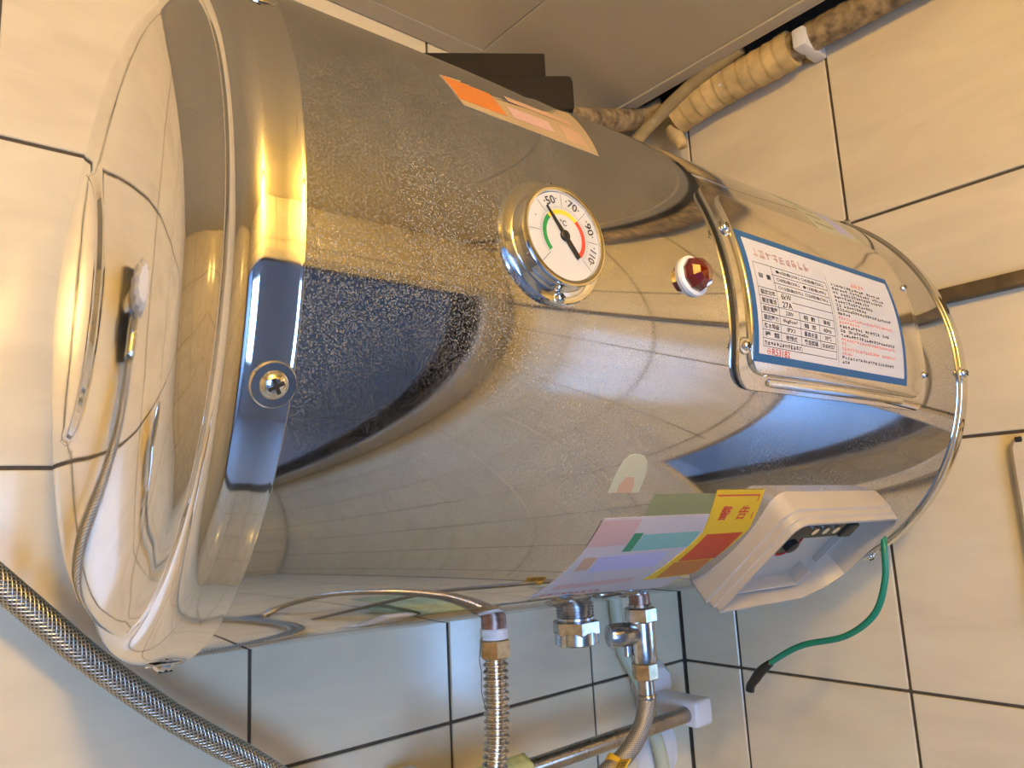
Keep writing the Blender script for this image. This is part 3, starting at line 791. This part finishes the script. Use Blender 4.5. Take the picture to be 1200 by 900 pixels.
ft = tube(fpath, .0070, 18)
me = mesh(([Vector(v) - fh.location for v in ft[0]], ft[1], ft[2]), recalc=False)
bm = bmesh.new(); bm.from_mesh(me); bmesh.ops.recalc_face_normals(bm, faces=bm.faces); bm.to_mesh(me); bm.free()
link('braided_sleeve', me, 'braid_grey', fh, True)
# yellow paper tag wrapped on the hose
tp = Vector((NX3 - .0405, NY + .0065, zf - .0740)); td = Vector((-.72, .10, -.66)).normalized()
tm = frame(tp, td, (0, -1, 0))
yt = join(lathe([(.0072, -.009), (.0078, -.009), (.0078, .009), (.0072, .009)], 24, True), ([v for v in box(-.0006, .0006, .0065, .0270, -.009, .009, .0002, 1)[0]], box(-.0006, .0006, .0065, .0270, -.009, .009, .0002, 1)[1]))
tgo = obj('paper_tag', rel(fh, xf(yt, tm @ Matrix.Rotation(R_(-62), 4, 'Z'))), 'label_yellow', fh, False); tgo['label'] = 'yellow paper tag with dark print'
tq = merge2([pseudo(.0095 + .0055 * k, -.0065 + .0065 * j, .0042, .0050) for k in range(3) for j in range(2)])
for sgn in (-1, 1):
    flatpart('tag_print', rel(fh, xf(([Vector((.0008 * sgn, x, y)) for x, y in tq[0]], tq[1]), tm @ Matrix.Rotation(R_(-62), 4, 'Z'))), 'ink_black', tgo)

# shower hose at the left, with its mixer just outside the frame
MX, MZ = -.885, 2.035
sm = empty('shower_mixer', (MX, 0, MZ)); tag(sm, 'chrome shower mixer with clear ribbed knob on the tiled wall', 'tap')
obj('back_plate', box(-.022, .022, -.012, -.0003, -.045, .045, .004), 'black', sm, True, angle=40)
obj('spindle', xf(lathe([(0, 0), (.018, 0), (.018, .030), (.013, .034), (.013, .052), (0, .052)], 28), frame((0, -.012, .006), (0, -1, 0))), 'chrome', sm, True, angle=40)
kn = []
for k in range(24):
    a = 2 * PI * k / 24; kn.append((a, .027 if k % 2 else .0235))
kv = []; kf = []
for (z, q) in ((.0, .8), (.006, 1.0), (.022, .96), (.030, .7)):
    for a, r in kn: kv.append(Vector((r * q * math.cos(a), r * q * math.sin(a), z)))
for l in range(3):
    for k in range(24): j = (k + 1) % 24; kf.append((l * 24 + k, l * 24 + j, l * 24 + 24 + j, l * 24 + 24 + k))
kf += [tuple(range(24)), tuple(range(72, 96))]
obj('knob', xf((kv, kf), frame((0, -.064, .006), (0, -1, 0))), 'ceramic', sm, False)
obj('outlet', xf(lathe([(0, -.02), (.0125, -.02), (.0125, .018), (.0105, .022), (0, .022)], 24), frame((.0, -.040, -.030), (.25, -.15, -.95))), 'chrome', sm, True, angle=40)
hpath = [(-.879, -.0435, 1.981), (-.872, -.047, 1.960), (-.855, -.052, 1.925), (-.832, -.055, 1.898), (-.806, -.055, 1.874), (-.779, -.055, 1.852), (-.760, -.055, 1.833), (-.735, -.055, 1.807), (-.709, -.055, 1.780), (-.682, -.055, 1.755), (-.653, -.055, 1.730), (-.623, -.055, 1.707), (-.591, -.055, 1.683), (-.553, -.055, 1.648), (-.53, -.05, 1.60), (-.528, -.045, 1.52), (-.55, -.04, 1.42), (-.62, -.04, 1.31), (-.75, -.04, 1.25), (-.92, -.04, 1.35), (-1.04, -.050, 1.55), (-1.05, -.055, 1.676)]
sh = tube_obj('shower_hose', resample(spline(hpath, 10), .005), .0092, 'braid', n=20)
tag(sh, 'braided metal shower hose sagging across the tiles below the heater', 'hose')
hd = empty('hand_shower', (-1.05, -.055, 1.70)); tag(hd, 'chrome hand shower resting in a wall holder', 'shower head')
obj('handle', lathe([(0, -.022), (.0100, -.022), (.0125, 0), (.0135, .08), (.0150, .15), (.0110, .17), (0, .172)], 24), 'chrome', hd, True, angle=40)
obj('spray_head', xf(lathe([(0, -.012), (.022, -.010), (.038, .006), (.040, .016), (.036, .019), (0, .019)], 32), frame((0, -.012, .175), (0, -.8, -.5))), 'chrome', hd, True, angle=40)
obj('holder', join(box(-.012, .012, .012, .0545, .04, .07, .003), box(-.02, .02, .046, .0547, .03, .08, .003)), 'chrome', hd, True, angle=40)

# green earth wire
wp = [(-.143, -.3425, 1.8215), (-.148, -.344, 1.810), (-.15, -.342, 1.785), (-.15, -.329, 1.756), (-.15, -.300, 1.735), (-.15, -.257, 1.723), (-.15, -.224, 1.705), (-.15, -.212, 1.695)]
ew = empty('earth_wire', wp[2]); tag(ew, 'loose green earth wire with black taped end hanging below the heater', 'wire')
obj('insulation', rel(ew, tube(resample(spline(wp, 10), .003), .0028, 12)[:2]), 'green_wire', ew, True)
tape = [(-.15, -.222, 1.7035), (-.15, -.210, 1.6940), (-.15, -.203, 1.686), (-.15, -.197, 1.679), (-.1495, -.1955, 1.674)]
obj('taped_end', rel(ew, tube(resample(spline(tape, 6), .002), lambda s: .0034 + .0014 * math.sin(min(1, s / .030) * PI * .8), 12)[:2]), 'black', ew, True)

# ================================================================== THINGS ON TOP / CEILING CORNER
# black box lying on the crown of the shell
ba = math.atan2(-.055, .079)
bb = empty('black_box', (-.47, -.19, 2.1655)); tag(bb, 'black plastic box lying on top of the water heater', 'box')
bmx = Matrix.Rotation(ba, 4, 'Z')
fr = Vector((-.445, -.265, 0)) - Vector((-.47, -.19, 0)); q = bmx.inverted() @ fr   # front right corner of the lid in the box frame
obj('tray', xf(box(q.x - .150, q.x + .021, q.y - .003, q.y + .075, 0.0, .030, .004), bmx), 'black_box', bb, True, angle=40)
obj('lid', xf(box(q.x - .145, q.x, q.y, q.y + .07, .0300, .0500, .0012), bmx), 'black_box', bb, True, angle=40)

# lagged pipe in the gap between ceiling and right wall
lp = empty('lagged_pipe', (-.03, -.30, 2.36)); tag(lp, 'pipe wrapped in yellowed tape along the ceiling gap', 'pipe')
lpath = resample(spline([(-.032, -.095, 2.374), (-.032, -.13, 2.379), (-.031, -.168, 2.382), (-.030, -.229, 2.382), (-.030, -.262, 2.384)], 12), .002)
def lagr(r, p):
    return lambda s: r * (1 - .06 * ((s % p) / p) + .02 * math.sin(s * 37))
obj('lagging', rel(lp, tube(lpath, lagr(.0235, .017), 26)[:2]), 'lag', lp, True, angle=50)
lpath2 = resample(spline([(-.030, -.258, 2.384), (-.028, -.30, 2.387), (-.028, -.345, 2.387), (-.028, -.45, 2.388), (-.028, -.9, 2.39), (-.028, -1.24, 2.39)], 12), .003)
obj('dirty_lagging', rel(lp, tube(lpath2, lagr(.0175, .013), 20)[:2]), 'lag_dirty', lp, True, angle=50)
lp['group'] = 'lagged pipes in the ceiling corner'
lb = empty('lagged_pipe', (-.10, -.03, 2.36)); tag(lb, 'thin pipe in stained yellow tape running along the back wall corner', 'pipe', 'lagged pipes in the ceiling corner')
lpath3 = resample(spline([(-.30, -.026, 2.352), (-.20, -.030, 2.352), (-.145, -.034, 2.362), (-.093, -.036, 2.376), (-.045, -.042, 2.392), (-.030, -.070, 2.400)], 12), .002)
obj('lagging', rel(lb, tube(lpath3, lagr(.0150, .012), 20)[:2]), 'lag_dirty', lb, True, angle=50)
tag(tube_obj('tape_stub', resample(spline([(-.034, -.085, 2.362), (-.033, -.088, 2.350), (-.031, -.093, 2.338), (-.030, -.095, 2.330)], 8), .002), lambda s: .0100 - .0035 * max(0, (s - .015) / .02) if s < .034 else .004, 'lag', n=16), 'short wrapped stub end hanging from the lagged pipe', 'pipe end')
tag(tube_obj('drain_tube', resample(spline([(-.100, -.066, 2.322), (-.080, -.069, 2.345), (-.062, -.073, 2.364), (-.058, -.105, 2.380), (-.056, -.150, 2.394), (-.055, -.21, 2.404)], 10), .004), .0085, 'tan_pipe', n=14), 'tan drain tube slanting out of the ceiling gap', 'tube')
cl = empty('pipe_clip', (-.030, -.278, 2.372)); tag(cl, 'white plastic pipe clip at the ceiling edge', 'clip')
obj('saddle', rel(cl, box(-.052, -.0005, -.288, -.272, 2.368, 2.392, .003)), 'white_plastic', cl, True, angle=40)
obj('screw_hole', rel(cl, xf(lathe([(0, 0), (.0045, 0), (.0045, .0008), (0, .0009)], 20), frame((-.0522, -.280, 2.380), (-1, 0, 0)))), 'dark_strip', cl, True, angle=40)
tag(obj('pipe_hanger', box(-.052, -.049, -.176, -.170, 2.372, 2.43, .0006, 1), 'white_plastic'), 'thin white hanger strap holding the lagged pipe', 'strap')

# dark strip along the right wall
tag(obj('pipe_strip', join(box(-.014, -.0003, YF + .002, -.02, 2.046, 2.0605, .002, 2)), 'dark_strip', None, True, angle=40), 'dark brown grimy strip running along the tiled wall behind the heater', 'strip')

# framed mirror on the right wall
mi = empty('wall_mirror', (0, -.66, 1.40)); tag(mi, 'cream plastic framed mirror on the right tiled wall', 'mirror')
y0, y1, z0, z1, fw = -.66, -.411, 1.52, 1.908, .022
def rr2(y0, y1, z0, z1, rc, n=5):
    P = []
    for cx, cy, a0 in ((y1 - rc, z1 - rc, 0), (y0 + rc, z1 - rc, 90), (y0 + rc, z0 + rc, 180), (y1 - rc, z0 + rc, 270)):
        for k in range(n + 1): a = R_(a0 + 90 * k / n); P.append((cx + rc * math.cos(a), cy + rc * math.sin(a)))
    return P
def ringmesh(levels, cap=False):
    V, F = [], []; n = None
    for P, x in levels:
        b = len(V); V += [Vector((x, p[0], p[1])) for p in P]
        if n:
            for i in range(n): j = (i + 1) % n; F.append((b - n + i, b - n + j, b + j, b + i))
        n = len(P)
    if cap: F.append(tuple(range(len(V) - n, len(V))))
    return V, F
fl = [(rr2(y0, y1, z0, z1, .014), -.0004), (rr2(y0, y1, z0, z1, .014), -.010), (rr2(y0 + .003, y1 - .003, z0 + .003, z1 - .003, .012), -.013),
      (rr2(y0 + fw - .003, y1 - fw + .003, z0 + fw - .003, z1 - fw + .003, .008), -.013), (rr2(y0 + fw, y1 - fw, z0 + fw, z1 - fw, .006), -.006), (rr2(y0 + fw, y1 - fw, z0 + fw, z1 - fw, .006), -.0004)]
obj('frame', rel(mi, ringmesh(fl)), 'cream_plastic', mi, True, angle=35)
obj('glass', rel(mi, ringmesh([(rr2(y0 + fw, y1 - fw, z0 + fw, z1 - fw, .006), -.001), (rr2(y0 + fw, y1 - fw, z0 + fw, z1 - fw, .006), -.006)], True)), 'mirror', mi)
obj('hanger_hook', rel(mi, box(-.0145, -.012, y1 - .012, y1 - .006, z1 - .008, z1 - .003, .0008, 1)), 'black', mi)

# ================================================================== TOWEL BAR ON THE BACK WALL
tb = empty('towel_bar', (-.30, -.02, 1.60)); tag(tb, 'steel towel bar in white ceramic holders on the back wall', 'towel bar')
BZ, BY = 1.620, -.068
obj('bar', rel(tb, xf(lathe([(0, 0), (.0088, 0), (.0088, .345), (0, .345)], 24), frame((-.43, BY, BZ), (1, 0, 0), (0, 0, 1)))), 'bar', tb, True, angle=40)
for hx, hs in ((-.085, 1.0), (-.45, .16)):
    pl_ = []
    # waisted ceramic back plate and arm
    Pp = [(.0, .062), (.018, .060), (.028, .050), (.030, .036), (.024, .022), (.024, -.022), (.030, -.036), (.030, -.062), (.020, -.074), (0, -.076)]
    poly = Pp + [(-a, b) for a, b in reversed(Pp[1:-1])]
    nn = len(poly); V = []; F = []
    for y, sc_ in ((-.0004, 1.0), (-.010, 1.0), (-.017, .88)):
        for a, b in poly: V.append(Vector((hx + .008 + a * sc_, y, BZ - .012 * hs + b * sc_ * hs)))
    for l in range(2):
        for k in range(nn): j = (k + 1) % nn; F.append((l * nn + k, l * nn + j, l * nn + nn + j, l * nn + nn + k))
    F.append(tuple(range(nn))); F.append(tuple(range(2 * nn, 3 * nn)))
    arm = box(hx - .008, hx + .024, BY - .016, -.010, BZ - .014, BZ + .016, .005, 3)
    obj('bar_holder', rel(tb, join((V, F), arm)), 'ceramic', tb, True, angle=38)
# cloth folded over the bar at its left, mostly below the picture
cv, cf = [], []
prof = [(-.086, -.20), (-.085, -.10), (-.083, -.01), (-.0795, .006), (-.068, .0125), (-.0565, .006), (-.053, -.01), (-.051, -.1), (-.050, -.15)]
nx = 14
for k in range(nx + 1):
    x = -.420 + .082 * k / nx; wv = .0025 * math.sin(k * 1.1)
    for (y, z) in prof: cv.append(Vector((x, y + (wv if z < 0 else 0), BZ + z)))
for k in range(nx):
    for l in range(len(prof) - 1): b = k * len(prof) + l; cf.append((b, b + 1, b + len(prof) + 1, b + len(prof)))
tc_ = obj('cloth', (cv, cf), 'green_cloth', None, True); tag(tc_, 'pale green cloth draped over the towel bar', 'cloth')
md = tc_.modifiers.new('thick', 'SOLIDIFY'); md.thickness = .003; md.offset = 1.0
# pale tube behind the valve, on the wall
tag(tube_obj('wall_tube', resample(spline([(-.146, -.014, 1.83), (-.139, -.014, 1.754), (-.132, -.0135, 1.694), (-.119, -.030, 1.648), (-.107, -.0305, 1.603), (-.094, -.030, 1.553), (-.08, -.014, 1.48), (-.075, -.0085, 1.36)], 10), .004), .0078, 'pale_green', n=16), 'pale green tube running down the wall behind the towel bar', 'tube')
